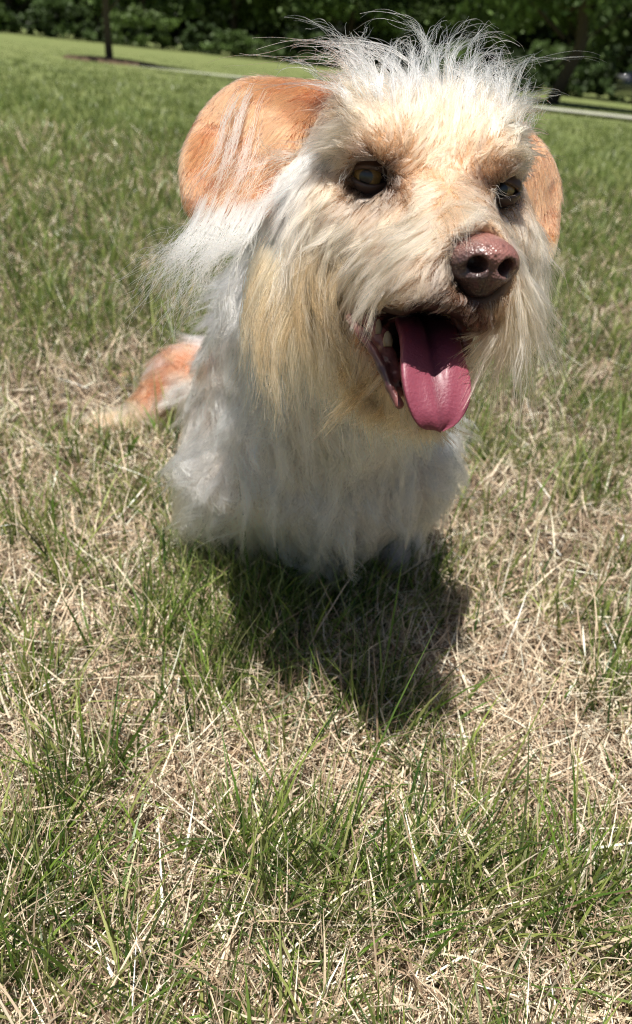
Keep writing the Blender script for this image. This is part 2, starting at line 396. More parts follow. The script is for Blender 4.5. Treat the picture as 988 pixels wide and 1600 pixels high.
# laplace-free normals and part ids
Nv = field.grad(V)
def dist_to(prims, A): return np.min([f(A.astype(np.float32)) for f, _, _ in prims], 0)
dh, db = dist_to(head_prims, V), dist_to(body_prims, V); de1, de2 = earL[0](V.astype(np.float32)), earR[0](V.astype(np.float32))
PX, PY, PZ = proj(V)
part = np.where(db < dh - 0.002, 1, 0)
part = np.where((np.minimum(de1, de2) < np.minimum(dh, db) - 0.001) & (np.minimum(de1, de2) < .003), np.where(de1 < de2, 2, 3), part)

# ---- hair guides, in picture pixels as a drawing aid: x, y, combing direction, length cm, lift, colour
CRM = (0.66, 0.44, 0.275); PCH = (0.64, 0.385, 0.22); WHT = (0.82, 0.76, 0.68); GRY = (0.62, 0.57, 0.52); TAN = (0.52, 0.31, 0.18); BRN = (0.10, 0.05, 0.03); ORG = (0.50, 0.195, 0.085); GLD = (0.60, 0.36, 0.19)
GH = [  # head
    (525, 130, .1, -1, .8, .3, ORG), (580, 115, -.2, -1, 1.3, .7, (.74, .62, .50)), (650, 125, .1, -1, 1.3, .7, (.74, .62, .50)), (720, 140, .3, -1, 1.3, .7, (.74, .62, .50)), (790, 170, .6, -1, 1.5, .7, CRM), (820, 215, .8, -.2, 1.0, .3, CRM),
    (520, 160, -.8, .5, .9, .3, (.40, .20, .09)), (505, 185, -.9, .5, 1.2, .3, TAN), (590, 170, -.4, -1, 1.4, .4, PCH), (640, 180, 0, -1, 1.4, .4, CRM), (690, 190, .2, -1, 1.3, .4, PCH), (740, 200, .3, -1, 1.4, .4, PCH), (790, 230, .8, -.2, 1.0, .3, CRM),
    (490, 215, -.9, .6, 1.5, .3, WHT), (450, 270, -.6, 1, 2.2, .3, WHT), (540, 210, -1, -.1, 1.5, .3, CRM), (600, 215, -.5, -.9, 1.0, .3, PCH), (660, 230, .1, -1, .9, .3, PCH), (730, 240, .3, -1, .9, .3, PCH),
    (640, 262, .1, -1, .7, .25, PCH), (700, 270, .3, -1, .6, .2, PCH), (668, 300, -.3, .2, 1.0, .35, CRM), (710, 320, .2, .3, .9, .3, CRM),
    (618, 282, .5, .4, .35, .15, BRN), (578, 246, -.3, -.6, .5, .2, BRN), (605, 258, .2, -.6, .4, .15, BRN), (552, 285, -.8, .5, .5, .2, BRN), (580, 303, -.2, 1, .5, .15, BRN), (606, 300, .2, 1, .5, .15, BRN), (783, 272, 0, -1, .4, .15, BRN), (762, 285, -.6, -.3, .4, .15, BRN), (770, 318, -.2, 1, .4, .15, BRN), (800, 316, .3, 1, .5, .15, BRN), (806, 290, .8, .2, .5, .2, BRN), (600, 240, -.3, -1, .6, .2, TAN), (640, 285, .4, .5, .4, .15, TAN), (600, 312, -.4, 1, .6, .2, (0.35, .24, .16)), (560, 312, -.4, 1, .8, .2, (.38, .26, .18)), (548, 262, -.6, .6, .6, .2, TAN),
    (770, 265, -.1, -1, .4, .15, TAN), (760, 310, -.2, 1, .5, .2, TAN), (800, 325, .3, 1, .7, .2, TAN), (810, 285, .8, .4, .9, .3, CRM), (845, 280, .5, .9, 2.2, .3, WHT), (840, 330, .3, 1, 3.0, .3, CRM), (858, 390, .1, 1, 3.0, .3, CRM),
    (520, 300, -.6, .9, 2.0, .25, CRM), (480, 340, -.5, 1, 2.6, .25, CRM), (430, 340, -.5, 1, 2.8, .3, WHT), (560, 350, -.8, .7, 2.0, .25, CRM), (620, 350, -.9, .4, 1.6, .25, CRM), (680, 350, -.8, .25, 1.2, .25, CRM), (735, 345, .3, -.2, .5, .2, CRM),
    (650, 400, -.9, .5, 1.4, .2, PCH), (690, 430, -.8, .6, .5, .12, (.36, .25, .18)), (700, 465, -.9, .4, .35, .1, (.16, .09, .055)), (660, 450, -.9, .35, .7, .15, (.50, .36, .24)), (680, 478, -1, .2, .3, .1, (.14, .08, .05)), (630, 470, -1, .25, .6, .12, (.42, .28, .17)), (600, 420, -.9, .6, 2.2, .25, CRM), (545, 435, -1, .6, 2.4, .25, CRM), (578, 455, -1, .3, 1.1, .15, TAN), (545, 465, -1, .6, 1.6, .2, GLD), (575, 478, -1, .25, .6, .1, TAN), (548, 520, -1, .9, 1.6, .15, GLD), (580, 570, -.9, 1, 1.2, .15, TAN), (600, 462, -1, .3, 1.0, .15, TAN), (650, 480, -1, .15, .45, .1, (.30, .19, .12)), (600, 485, -1, .2, .5, .1, (.34, .21, .12)), (530, 500, -.8, 1, 1.8, .2, GLD),
    (500, 420, -.5, 1, 3.2, .3, CRM), (450, 420, -.4, 1, 3.2, .3, CRM), (400, 400, -.4, 1, 2.6, .3, WHT), (500, 500, -.2, 1, 3.6, .3, (.55, .31, .15)), (450, 500, -.1, 1, 3.6, .3, GLD), (530, 540, -.2, 1, 3.0, .25, (.50, .27, .13)), (540, 600, -.5, 1, 2.6, .25, TAN), (590, 640, -.5, 1, 1.8, .2, TAN),
    (800, 360, .5, .8, 1.6, .25, CRM), (825, 400, .4, 1, 2.6, .3, CRM), (815, 450, .2, 1, 2.4, .3, GLD), (770, 475, .1, 1, 1.0, .2, (.24, .15, .09)), (740, 480, -.1, 1, .3, .1, (.10, .05, .035)), (725, 468, -.6, .6, .3, .1, (.12, .06, .04)), (755, 488, 0, 1, .3, .1, (.10, .05, .035)), (720, 485, -.3, 1, .35, .1, (.14, .08, .05)), (800, 500, .1, 1, 2.2, .3, TAN), (760, 540, .2, 1, 2.0, .25, TAN), (780, 560, .2, 1, 2.2, .25, TAN), (840, 480, -.1, 1, 2.4, .3, CRM),
    (660, 650, 0, 1, 1.4, .2, TAN), (720, 640, .2, 1, 1.4, .2, TAN), (570, 380, -.8, .7, 2.0, .25, PCH), (530, 400, -.7, .9, 2.4, .25, CRM), (480, 460, -.3, 1, 3.2, .3, GLD), (760, 350, .6, -.2, .5, .2, CRM), (800, 340, .5, .7, 1.2, .25, CRM),
]
GB = [  # body
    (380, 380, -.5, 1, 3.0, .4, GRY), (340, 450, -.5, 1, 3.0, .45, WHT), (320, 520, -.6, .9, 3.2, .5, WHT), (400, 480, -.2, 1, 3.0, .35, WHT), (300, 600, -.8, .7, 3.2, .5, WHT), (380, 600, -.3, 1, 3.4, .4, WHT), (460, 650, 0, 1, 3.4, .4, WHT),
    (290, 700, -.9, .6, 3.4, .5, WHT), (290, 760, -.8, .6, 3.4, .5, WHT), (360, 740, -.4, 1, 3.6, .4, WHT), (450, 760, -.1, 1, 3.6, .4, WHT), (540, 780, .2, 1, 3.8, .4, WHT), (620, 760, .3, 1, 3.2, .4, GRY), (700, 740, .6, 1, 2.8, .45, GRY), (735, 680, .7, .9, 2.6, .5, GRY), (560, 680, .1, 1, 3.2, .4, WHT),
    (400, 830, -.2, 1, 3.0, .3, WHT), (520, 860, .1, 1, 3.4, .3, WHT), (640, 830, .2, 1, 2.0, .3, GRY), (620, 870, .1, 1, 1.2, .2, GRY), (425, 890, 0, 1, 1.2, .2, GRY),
    (275, 560, -.9, .4, 1.6, .35, ORG), (300, 580, -.9, .5, 1.6, .3, ORG), (240, 600, -.9, .5, 1.6, .35, ORG), (300, 535, -.7, .3, 1.6, .35, ORG), (215, 615, -.9, .6, 1.4, .4, ORG), (150, 680, -1, .2, 1.6, .4, (.62, .44, .25)), (190, 660, -.9, .4, 1.8, .4, (.66, .48, .28)), (120, 640, -1, .1, 2.5, .5, (.78, .66, .46)), (200, 625, -.8, -.4, 2.6, .5, (.80, .70, .54)),
    (260, 650, -.8, .5, 1.6, .3, (.30, .18, .10)),  # shaded hollow under the hip, painted into the fur colour
]
GE = [(560, 140, -.6, .4, .85, .16, ORG), (480, 130, -.5, .8, .85, .16, ORG), (400, 130, -.5, .8, .85, .16, ORG), (320, 170, -.6, 1, .8, .16, ORG), (300, 240, -.3, 1, .85, .16, ORG), (380, 220, -.5, 1, .8, .16, ORG), (450, 200, -.5, .9, .8, .16, ORG), (400, 290, -.4, 1, .6, .2, ORG), (320, 300, -.4, 1, .7, .2, ORG), (480, 200, -.3, 1, .6, .3, (.50, .22, .10)), (535, 150, -.5, .7, .9, .3, (.16, .07, .04)), (512, 172, -.5, .8, .9, .3, (.18, .08, .045)), (492, 195, -.4, .8, .8, .3, (.30, .14, .07)), (530, 128, -.5, .3, .6, .2, ORG),
      (850, 260, .2, 1, .85, .16, ORG), (870, 340, .1, 1, .7, .35, ORG), (860, 410, 0, 1, .9, .35, (.7, .42, .2)), (790, 180, .2, 1, .5, .3, ORG)]
def guide(px, py, G):
    g = np.array([(a[0], a[1]) for a in G], float); dat = np.array([[a[2], a[3], a[4], a[5], *a[6]] for a in G], float)
    dat[:, :2] = nrm(dat[:, :2])
    out = np.zeros((len(px), dat.shape[1]))
    for i in range(0, len(px), 20000):
        d2 = (px[i:i + 20000, None] - g[:, 0]) ** 2 + (py[i:i + 20000, None] - g[:, 1]) ** 2
        w_ = 1 / (d2 + 90) ** 2; out[i:i + 20000] = (w_ @ dat) / w_.sum(1, keepdims=True)
    return out
def guides(px, py, part_):
    o = np.zeros((len(px), 7))
    for k, G in ((0, GH), (1, GB), (2, GE), (3, GE)):
        m_ = part_ == k
        if m_.any(): o[m_] = guide(px[m_], py[m_], G)
    return o

# colour of the skin under the coat; mouth lining pink, its depth painted dark for shade; lips and eyelids dark
gsk = guides(PX, PY, part); skin = gsk[:, 4:7] * np.array([.80, .76, .74])
cav = dist_to(cavity(.0020), V)
in_mouth = cav < 0
lipz = (cav > -.0022) & (cav < .0012); skin[lipz] = (.05, .024, .02)
in2 = cav <= -.0022
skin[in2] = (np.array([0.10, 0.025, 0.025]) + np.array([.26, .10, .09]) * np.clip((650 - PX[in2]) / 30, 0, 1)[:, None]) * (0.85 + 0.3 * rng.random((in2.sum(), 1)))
deye = np.minimum(np.linalg.norm(V - EYE_L, axis=1), np.linalg.norm(V - EYE_R, axis=1))
ek = np.clip((deye - .0090) / .0022, 0, 1)[:, None]; skin = skin * ek + np.array([0.035, 0.018, 0.013]) * (1 - ek)
m_skin, n, l, b = material('dog_skin', rough=0.6, spec=0.3, attr=True)
noise_bump(n, l, b, 900, 0.5, 0.0008)
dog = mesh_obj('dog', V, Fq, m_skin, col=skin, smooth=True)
tag(dog, 'scruffy cream and white terrier with tan ears sitting on the lawn with its tongue out', 'dog')

# ================================================================ FUR
def tri_sample(mask_f, N):
    q = Fq[mask_f]; a, b, c, d = (V[q[:, i]] for i in range(4))
    ar = 0.5 * np.linalg.norm(np.cross(c - a, d - b), axis=1)
    i = rng.choice(len(q), N, p=ar / ar.sum()); u, v = rng.random(N)[:, None], rng.random(N)[:, None]
    p = (1 - u) * (1 - v) * a[i] + u * (1 - v) * b[i] + u * v * c[i] + (1 - u) * v * d[i]
    return p, q[i, 0]

def m_hair(name, rough=0.32, radial=0.5, coat=0.0):
    m = bpy.data.materials.new(name); m.use_nodes = True; n = m.node_tree.nodes; l = m.node_tree.links
    n.remove(n['Principled BSDF']); h = n.new('ShaderNodeBsdfHairPrincipled'); h.model = 'CHIANG'; h.parametrization = 'COLOR'
    a = n.new('ShaderNodeAttribute'); a.attribute_name = 'col'
    l.new(a.outputs['Color'], h.inputs['Color']); h.inputs['Roughness'].default_value = rough; h.inputs['Radial Roughness'].default_value = radial
    h.inputs['Random Roughness'].default_value = 0.3
    l.new(h.outputs[0], n['Material Output'].inputs[0]); return m
m_fur = m_hair('dog_hair')

def curves_obj(name, path, rad, col, mat, parent):
    """path N,K,3; rad N,K; col N,3"""
    N, K = path.shape[:2]
    cu = bpy.data.hair_curves.new(name); cu.add_curves([K] * N)
    cu.attributes['position'].data.foreach_set('vector', path.astype(np.float32).ravel())
    ra = cu.attributes.get('radius') or cu.attributes.new('radius', 'FLOAT', 'POINT'); ra.data.foreach_set('value', rad.astype(np.float32).ravel())
    ca = cu.attributes.new('col', 'FLOAT_COLOR', 'CURVE'); c4 = np.ones((N, 4), np.float32); c4[:, :3] = np.clip(col, .003, .97); ca.data.foreach_set('color', c4.ravel())
    cu.materials.append(mat)
    o = bpy.data.objects.new(name, cu); C.objects.link(o); o.parent = parent; return o

_sk = rng.normal(0, 1, (10, 3)); _sk = nrm(_sk) * np.geomspace(120, 520, 10)[:, None]; _sv = nrm(rng.normal(0, 1, (10, 3))); _sp = rng.random(10) * 6.28
def swirl(A):
    return np.sin(A @ _sk.T + _sp) @ _sv / 2.0
def grow(root, nor, comb, length, lift, K=7, grav=0.25, clump=60, clumpk=0.6, wave=0.12, wn=1.4, rnd=0.12, collide=True, cdev=0.22, sw=.4):
    """root N,3; comb N,3 unit; returns N,K,3"""
    N = len(root); M = max(N // clump, 1); comb = nrm(comb + swirl(root) * sw); comb = nrm(comb - nor * (comb * nor).sum(1, keepdims=True) * .9); length = length * (1 + .35 * swirl(root + 5)[:, 0])
    cid = rng.choice(N, M, replace=False)
    kd = KDTree(M)
    for j, i in enumerate(cid): kd.insert(root[i], j)
    kd.balance(); own = np.array([kd.find(p)[1] for p in root])
    def shoot(root, nor, comb, length, lift, dev):
        n_ = len(root); d = nrm(comb * (1 - lift[:, None] * .6) + nor * lift[:, None] + dev); p = np.zeros((n_, K, 3)); p[:, 0] = root - nor * .0006
        side = nrm(np.cross(d, nor)); ph = rng.random(n_) * 6.283; wl = rng.normal(wn, .3, n_)
        for k in range(1, K):
            t = k / (K - 1); dd = nrm(d + comb * t * 0.7 + np.array([0, 0, -grav * t * 1.5]))
            dd = nrm(dd + side * (wave * 3 * np.cos(ph + wl * t * 6.283))[:, None] + nor * (wave * 1.6 * np.sin(ph * 1.7 + wl * t * 6.283))[:, None])
            p[:, k] = p[:, k - 1] + dd * (length / (K - 1))[:, None]
        return p
    gp = shoot(root[cid], nor[cid], comb[cid], length[cid], lift[cid], rng.normal(0, cdev, (M, 3)))
    p = shoot(root, nor, comb, length, lift, rng.normal(0, rnd, (N, 3)) + rng.normal(0, .10, (M, 3))[own])
    t = np.linspace(0, 1, K)[None, :, None]
    ck = clumpk * np.clip(rng.normal(1, .3, N), 0, 1.3)[:, None, None]
    # same clump: follow its guide, keeping a shrinking offset from it
    scale = np.clip(length / np.maximum(length[cid][own], 1e-4), .5, 1.3)[:, None, None]
    rg = root[cid][own][:, None]
    foll = rg + (gp[own] - rg) * scale + (root[:, None] - rg) * (1 - 0.88 * t)
    p = p * (1 - ck * t ** .7) + foll * ck * t ** .7
    if collide:
        for k in range(1, K):
            q = p[:, k]; d = field.sample(q); need = 0.0012 + 0.0035 * k / (K - 1) * np.minimum(length / .02, 1.6); push = np.maximum(need - d, 0) * (d > -.02)
            g = field.grad(q); p[:, k] = q + g * push[:, None]
    p[..., 2] = np.maximum(p[..., 2], .002)
    return p, own

def radii(N, K, r, tip=.25):
    t = np.linspace(0, 1, K); return (r * rng.uniform(.7, 1.3, N))[:, None] * (1 - (1 - tip) * t ** 1.8)[None]

def comb3(px, py, g, nor):
    c = g[:, :1] * RT - g[:, 1:2] * UP * 1.0
    c = c - nor * (c * nor).sum(1, keepdims=True) * .95
    return nrm(c)

fc = V[Fq].mean(1); fpart = part[Fq[:, 0]]
feye = np.minimum(np.linalg.norm(fc - EYE_L, axis=1), np.linalg.norm(fc - EYE_R, axis=1))
NOSE = P(757, 413, .318)
fnose = np.linalg.norm(fc - NOSE, axis=1)
okf = (feye > .0092) & (fnose > .0152) & ~in_mouth[Fq].any(1) & (fc[:, 2] > .004)

def coat(name, k, N, r, parent=dog, lk=1.0, liftk=1.0, **kw):
    m_ = okf & np.isin(fpart, k)
    root, vi = tri_sample(m_, N); nor = field.grad(root); px, py, pz = proj(root)
    g = guides(px, py, part[vi]); comb = comb3(px, py, g, nor)
    L = g[:, 2] * .01 * lk * rng.gamma(16, 1 / 16, N) * np.where(rng.random(N) < .2, rng.uniform(.4, .8, N), 1)
    path, own = grow(root, nor, comb, L, np.minimum(g[:, 3] * liftk, .9), **kw)
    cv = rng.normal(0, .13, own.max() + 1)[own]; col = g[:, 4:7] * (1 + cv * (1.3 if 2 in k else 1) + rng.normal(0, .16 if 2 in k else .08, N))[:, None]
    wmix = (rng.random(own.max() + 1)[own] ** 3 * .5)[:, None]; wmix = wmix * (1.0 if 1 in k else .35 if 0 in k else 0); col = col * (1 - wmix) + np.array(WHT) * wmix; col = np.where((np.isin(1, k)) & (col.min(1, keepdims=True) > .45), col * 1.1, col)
    K = path.shape[1]; odd = rng.random(N) < .07; ra = radii(N, K, r); ra[odd] *= 1.9
    col[odd] *= rng.choice([.55, 1.25], odd.sum())[:, None]
    curves_obj(name, path, ra, col, m_fur, parent)
coat('head_fur', [0], 100000, .00011, clump=26, clumpk=.9, wave=.09, grav=.3, K=9, sw=.32, cdev=.19, lk=1.25)
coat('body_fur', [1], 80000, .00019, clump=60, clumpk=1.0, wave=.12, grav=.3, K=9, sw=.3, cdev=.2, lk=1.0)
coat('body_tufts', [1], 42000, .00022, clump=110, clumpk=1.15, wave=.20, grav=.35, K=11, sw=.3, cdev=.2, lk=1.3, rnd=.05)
coat('ear_fur', [2, 3], 65000, .00008, clump=9, clumpk=.35, wave=.03, grav=.1, K=6, rnd=.10, cdev=.10, sw=.15)

# long strands drawn from their own courses: crest, ear fringe, beard, loose hairs
def strands(name, lines, col, r=.00011, parent=dog, K=14, spread=.006, n=30, tipspread=1.6, coljit=.06, wob=.0012):
    """lines: list of [(px, py, depth), ...]; n hairs follow each"""
    allp, allc = [], []
    for li, L in enumerate(lines):
        A = np.array([P(*q) for q in L]); t0 = np.linspace(0, 1, len(A)); t = np.linspace(0, 1, K)
        base = np.stack([np.interp(t, t0, A[:, k]) for k in range(3)], -1)
        for _ in range(3): base[1:-1] = .25 * base[:-2] + .5 * base[1:-1] + .25 * base[2:]
        off = rng.normal(0, spread, (n, 1, 3)); tipo = rng.normal(0, spread * tipspread, (n, 1, 3))
        tt_ = t[None, :, None]; ph = rng.random((n, 1, 3)) * 6.28; wl = rng.uniform(1, 2.4, (n, 1, 3))
        en = rng.uniform(.55, 1.08, (n, 1, 1))
        # each hair stops at its own length
        ts = np.clip(tt_ * en, 0, 1)[..., 0]; idx = ts * (K - 1); i0 = np.minimum(idx.astype(int), K - 2); fr = (idx - i0)[..., None]
        b_ = base[i0] * (1 - fr) + base[i0 + 1] * fr
        p = b_ + off * (1 - tt_) + tipo * tt_ ** 1.3 + wob * np.sin(ph + wl * tt_ * 6.28) * tt_
        allp.append(p); c_ = np.array(col if not isinstance(col, list) else col[li % len(col)])
        allc.append(c_ * (1 + rng.normal(0, coljit, (n, 1))))
    p = np.concatenate(allp); c_ = np.concatenate(allc)
    return curves_obj(name, p, radii(len(p), K, r, .3), c_, m_fur, parent)

_fr = (np.einsum('ij,ij->i', Nv, EYE - V) > 0) & (part != 1)
_pv = np.stack([PX, PY], 1)[_fr]; _pz = PZ[_fr]
def sdepth(x_, y_, default=.40):
    m_ = (np.abs(_pv[:, 0] - x_) < 9) & (np.abs(_pv[:, 1] - y_) < 9)
    return float(np.min(_pz[m_])) if m_.any() else default
cr = []
for i in range(88):     # crest: roots over the top of the skull, tips flying up and outwards
    u = (i + rng.random()) / 88; x0 = 550 + u * 268; y0 = 150 + 60 * max(u - .55, 0) ** 1.2 * 2 + rng.uniform(-25, 28); d0 = sdepth(x0, y0, .415) + .001
    hgt = rng.uniform(40, 105) * (1 - .35 * abs(u - .4)); cl = min(rng.normal(-1.1 + 1.9 * u, .7), .95 - .4 * (u > .75))
    hgt *= 1.0; cu_ = rng.normal(0, 1); cr.append([(x0, y0, d0), (x0 + cl * 8 - cu_ * 5, y0 - hgt * .35, d0 - .003), (x0 + cl * 20 - cu_ * 9, y0 - hgt * .7, d0 - .001), (x0 + cl * 42 - cu_ * 4, y0 - hgt * 1.0, d0 + .003), (x0 + cl * 68 + cu_ * 10, y0 - hgt * (1.08 + .12 * rng.normal()), d0 + .007), (x0 + cl * 88 + cu_ * 26, y0 - hgt * (.92 + .16 * rng.normal()), d0 + .010)])
for i in range(14):     # right-hand locks that sweep up past the temple and curl at the tip
    u = rng.random(); x0 = 740 + 60 * u; y0 = 190 + 50 * u; d0 = .405 + rng.uniform(0, .02)
    cr.append([(x0, y0, d0), (x0 + 25, y0 - 30, d0), (x0 + 42, y0 - 70 + 30 * rng.random(), d0), (x0 + 40 + rng.normal(0, 18), y0 - 95 + 40 * rng.random(), d0 + .003)])
cr += [[(560, 150, .41), (545, 95, .41), (520, 60, .41), (470, 33, .41)], [(560, 150, .42), (550, 90, .42), (575, 40, .42), (578, 34, .42)], [(510, 130, .41), (480, 105, .41), (450, 95, .41), (430, 118, .41)]]
strands('crest_hair', cr, [WHT, (.84, .80, .75), (.74, .66, .55), (.78, .70, .60)], .00013, n=9, spread=.0010, tipspread=1.6, wob=.0017)
fr_ = []
for i in range(70):     # fringe hanging from the ear's lower edge
    u = (i + rng.random()) / 70; x0 = 300 + u * 110; y0 = 328 - 4 * u; d0 = .375 - .012 * u; yr = rng.uniform(-8, 26)
    tx = 225 + u * 105 + rng.normal(0, 20); ty = 462 - 25 * u + rng.normal(0, 34)
    fr_.append([(x0 + 12, y0 - yr, d0 - .001), (x0 - 4, y0 + 22, d0 - .001), (x0 - 35 + 20 * u, y0 + 62, d0 - .006), (.5 * (x0 + tx) - 12, .55 * y0 + .45 * ty + 25, d0 - .012), (tx + 18, ty - 30, d0 - .018), (tx - 15 + rng.normal(0, 14), ty + 10, d0 - .022)])
for i in range(5):
    fr_.append([(318 + 6 * i, 320, .392), (322 + 4 * i, 370, .392), (318 + 3 * i, 410, .395), (300 + 6 * i, 450, .40), (305 + 8 * rng.random(), 490, .405)])
strands('ear_fringe', fr_, [WHT, (.80, .72, .58), (.86, .82, .74)], .00009, n=7, spread=.0007, tipspread=1.6, wob=.0026)
wl_ = []
for i in range(26):     # thin white hairs over the tan ear flap
    u = rng.random(); x0 = 372 + 66 * u + rng.normal(0, 8); y0 = 172 + rng.normal(0, 20)
    wl_.append([(x0, y0, .392), (x0 - 22 + 8 * u, y0 + 30, .386), (x0 - 22, y0 + 70, .379), (x0 - 45, y0 + 110, .373), (x0 - 70, y0 + 145, .372), (x0 - 85, y0 + 175, .376)])
strands('ear_overlay_hair', wl_, [(.88, .83, .76)], .00010, n=6, spread=.0010, tipspread=1.6, wob=.0024)
bd = []
for i in range(60):     # long locks of the left cheek down to the beard's end
    u = (i + rng.random()) / 60; x0 = 385 + 140 * u; yy = rng.uniform(-60, 70); y0 = 420 + yy; d0 = sdepth(x0, y0, .375) - .001
    bx = rng.normal(0, 8); le = rng.uniform(.75, 1.1); bd.append([(x0 + 26, y0 - 10, d0 - .002), (x0 - 2, y0 + 45 * le, d0 - .003), (x0 - 8 + 10 * u + bx * .4, y0 + 100 * le, d0), (x0 + 14 * u + bx, y0 + 145 * le, d0 + .003), (x0 - 4 + 26 * u + bx * 2, y0 + 185 * le, d0 + .006)])
strands('beard', bd, [GLD, (.66, .42, .24), (.42, .22, .10), (.74, .53, .34), (.55, .31, .15)], .00011, n=26, spread=.0017, tipspread=1.0, wob=.0014)
ch = [[(600, 590, .385), (560, 620, .388), (520, 660, .392), (495, 690, .395)], [(590, 575, .385), (545, 610, .388), (515, 650, .39), (500, 672, .393)], [(610, 600, .38), (600, 632, .382), (585, 655, .385), (560, 668, .386)],
      [(640, 640, .365), (610, 660, .368), (595, 675, .37)], [(570, 560, .385), (530, 590, .388), (510, 630, .39)]]
strands('chin_hair', ch, [(.30, .15, .06), (.42, .23, .10)], .00012, n=40, spread=.0025, tipspread=1.0)
mu = []
for i in range(14):     # moustache hanging past the right corner of the mouth
    u = (i + rng.random()) / 14; x0 = 770 + 70 * u; y0 = 440 + 20 * rng.random(); d0 = .335 + .035 * u
    mu.append([(x0, y0, d0), (x0 + 12, y0 + 40, d0 - .003), (x0 + 8, y0 + 80, d0), (x0 - 12, y0 + 110, d0 + .002), (x0 - 45, y0 + 125 + 20 * rng.random(), d0 + .006)])
strands('moustache', mu, [(.40, .26, .13), TAN, GLD, CRM], .0001, n=26, spread=.003, tipspread=1.4)
lo_ = [[(640, 300, .352), (612, 286, .348), (598, 268, .346), (590, 262, .346)], [(660, 300, .35), (690, 350, .33), (715, 362, .312), (740, 352, .305)], [(690, 372, .315), (715, 362, .308), (742, 345, .306), (752, 322, .312)],
       [(655, 250, .36), (672, 290, .352), (690, 312, .345)], [(740, 290, .355), (780, 300, .352), (800, 320, .355)], [(560, 235, .365), (545, 255, .352), (535, 275, .35), (525, 300, .352)]]
strands('eyebrow_hair', lo_, [(.80, .66, .48)], .00011, n=9, spread=.0012, tipspread=1.2)

# ================================================================ EYES, NOSE, MOUTH
def eyeball(e, gaze, rad):
    gz = nrm(np.array(gaze, float)); a = nrm(np.cross(gz, [0, 0, 1.])); b_ = np.cross(a, gz)
    th = np.linspace(0, math.pi, 48); ph = np.linspace(0, 2 * math.pi, 48, endpoint=False)
    T, Q = np.meshgrid(th, ph, indexing='ij'); bul = 1 + .05 * np.exp(-(T / .5) ** 2)
    G = e + rad * bul[..., None] * (np.cos(T)[..., None] * gz + np.sin(T)[..., None] * (np.cos(Q)[..., None] * a + np.sin(Q)[..., None] * b_))
    mb = MB(); mb.grid(G, True)
    t = T.ravel(); q = Q.ravel(); iris = np.array([.30, .18, .055])[None] * (0.65 + .6 * rng.random((len(t), 1)) * (np.sin(q * 9)[:, None] * .3 + .7))
    col = np.where((t < .40)[:, None], [.004, .004, .005], np.where((t < .86)[:, None], iris, np.where((t < .98)[:, None], [.012, .008, .006], [.05, .03, .022])))
    o = mesh_obj('eye', np.array(mb.v), np.array(mb.f), m_eye, dog, col=col, smooth=True); return o
m_eye, n, l, b = material('eye_wet', rough=0.35, spec=0.5, attr=True); b.inputs['Coat Weight'].default_value = 1; b.inputs['Coat Roughness'].default_value = 0.02
gaze = (EYE - .5 * (EYE_L + EYE_R)) * .8 + np.array([-.05, -.05, -.02])
eyeball(EYE_L, gaze, .0092); eyeball(EYE_R, gaze + np.array([.05, 0, 0]), .0092)
m_dark, n, l, b = material('eyelid_skin', (0.10, 0.058, 0.042), 0.35, 0.5)
for e in (EYE_L, EYE_R):    # upper and lower lid: thin shells round the eyeball, open in an almond shape
    f_ = nrm(EYE - e); a = nrm(RT * .97 + UP * -.16); a = nrm(a - f_ * (a @ f_)); b_ = np.cross(a, f_); b_ = b_ if b_ @ UP > 0 else -b_
    for sg, op in ((1, 17), (-1, 21)):
        T_ = np.radians(np.linspace(-84, 84, 36)); mb = MB(); rows = []
        for k, (fr, rr_) in enumerate([(1, .0094), (0, .0096), (0, .0108), (.12, .0112), (.35, .0110), (.7, .0104), (1, .0096)]):
            o_ = np.radians(op) * np.clip(np.cos(T_ * 90 / 66), 0, 1) ** .8 * sg; E_ = o_ + (np.radians(78) * sg - o_) * (fr if k else .3)
            rows.append(e + rr_ * ((np.cos(E_) * np.sin(T_))[:, None] * a + np.sin(E_)[:, None] * b_ + (np.cos(E_) * np.cos(T_))[:, None] * f_))
        mb.grid(np.array(rows)); mb.build('eyelid', m_dark, dog)

nf = Field(NOSE - .026, NOSE + .026, .0006)
nf.d[:] = .03
NX = nrm(HB[:, 0] * 1.0 + 0 * HB[:, 1]); NYv = nrm(HB[:, 1]); NYv = nrm(NYv - NX * (NYv @ NX)); NZ = nrm(np.cross(NX, NYv)); NZ = NZ if NZ[2] > 0 else -NZ
def NL(x, y, z): return NOSE + (NX * x + NYv * y + NZ * z) * .001
NAX = np.array([NX, NYv, NZ])
npr = [(ell(NL(0, -1, 2.5), NAX, (.0125, .0105, .0085)), .004), (cone(NL(-7.5, -.5, -1), NL(-9, -3, .5), .0058, .0055), .003), (cone(NL(7.5, -.5, -1), NL(9, -3, .5), .0058, .0055), .003),
       (cone(NL(-2.4, 2, -3), NL(-1.8, -1, -9), .0058, .0045), .003), (cone(NL(2.4, 2, -3), NL(1.8, -1, -9), .0058, .0045), .003), (cone(NL(0, -6, 0), NL(0, -10, 0), .012, .012), .003)]
for (f, lo, hi), k in npr: nf.add(f, lo, hi, k)
for sx in (-1, 1):
    for f, lo, hi in (cone(NL(sx * 5.8, 9.5, .2), NL(sx * 4.6, 0, .8), .0038, .0028), cone(NL(sx * 6.8, 9, -1.6), NL(sx * 13.5, 2.5, -4.6), .0028, .0024)): nf.add(f, lo, hi, .0015, sub=True)
f, lo, hi = cone(NL(0, 9.4, -2), NL(0, 4.2, -11), .0011, .0009); nf.add(f, lo, hi, .0015, sub=True)
f, lo, hi = cone(NL(0, 9.8, 4), NL(0, 8.6, -2), .0007, .0009); nf.add(f, lo, hi, .002, sub=True)
NV, NF = grid_to_mesh(nf)
loc = (NV - NOSE) @ NAX.T * 1000
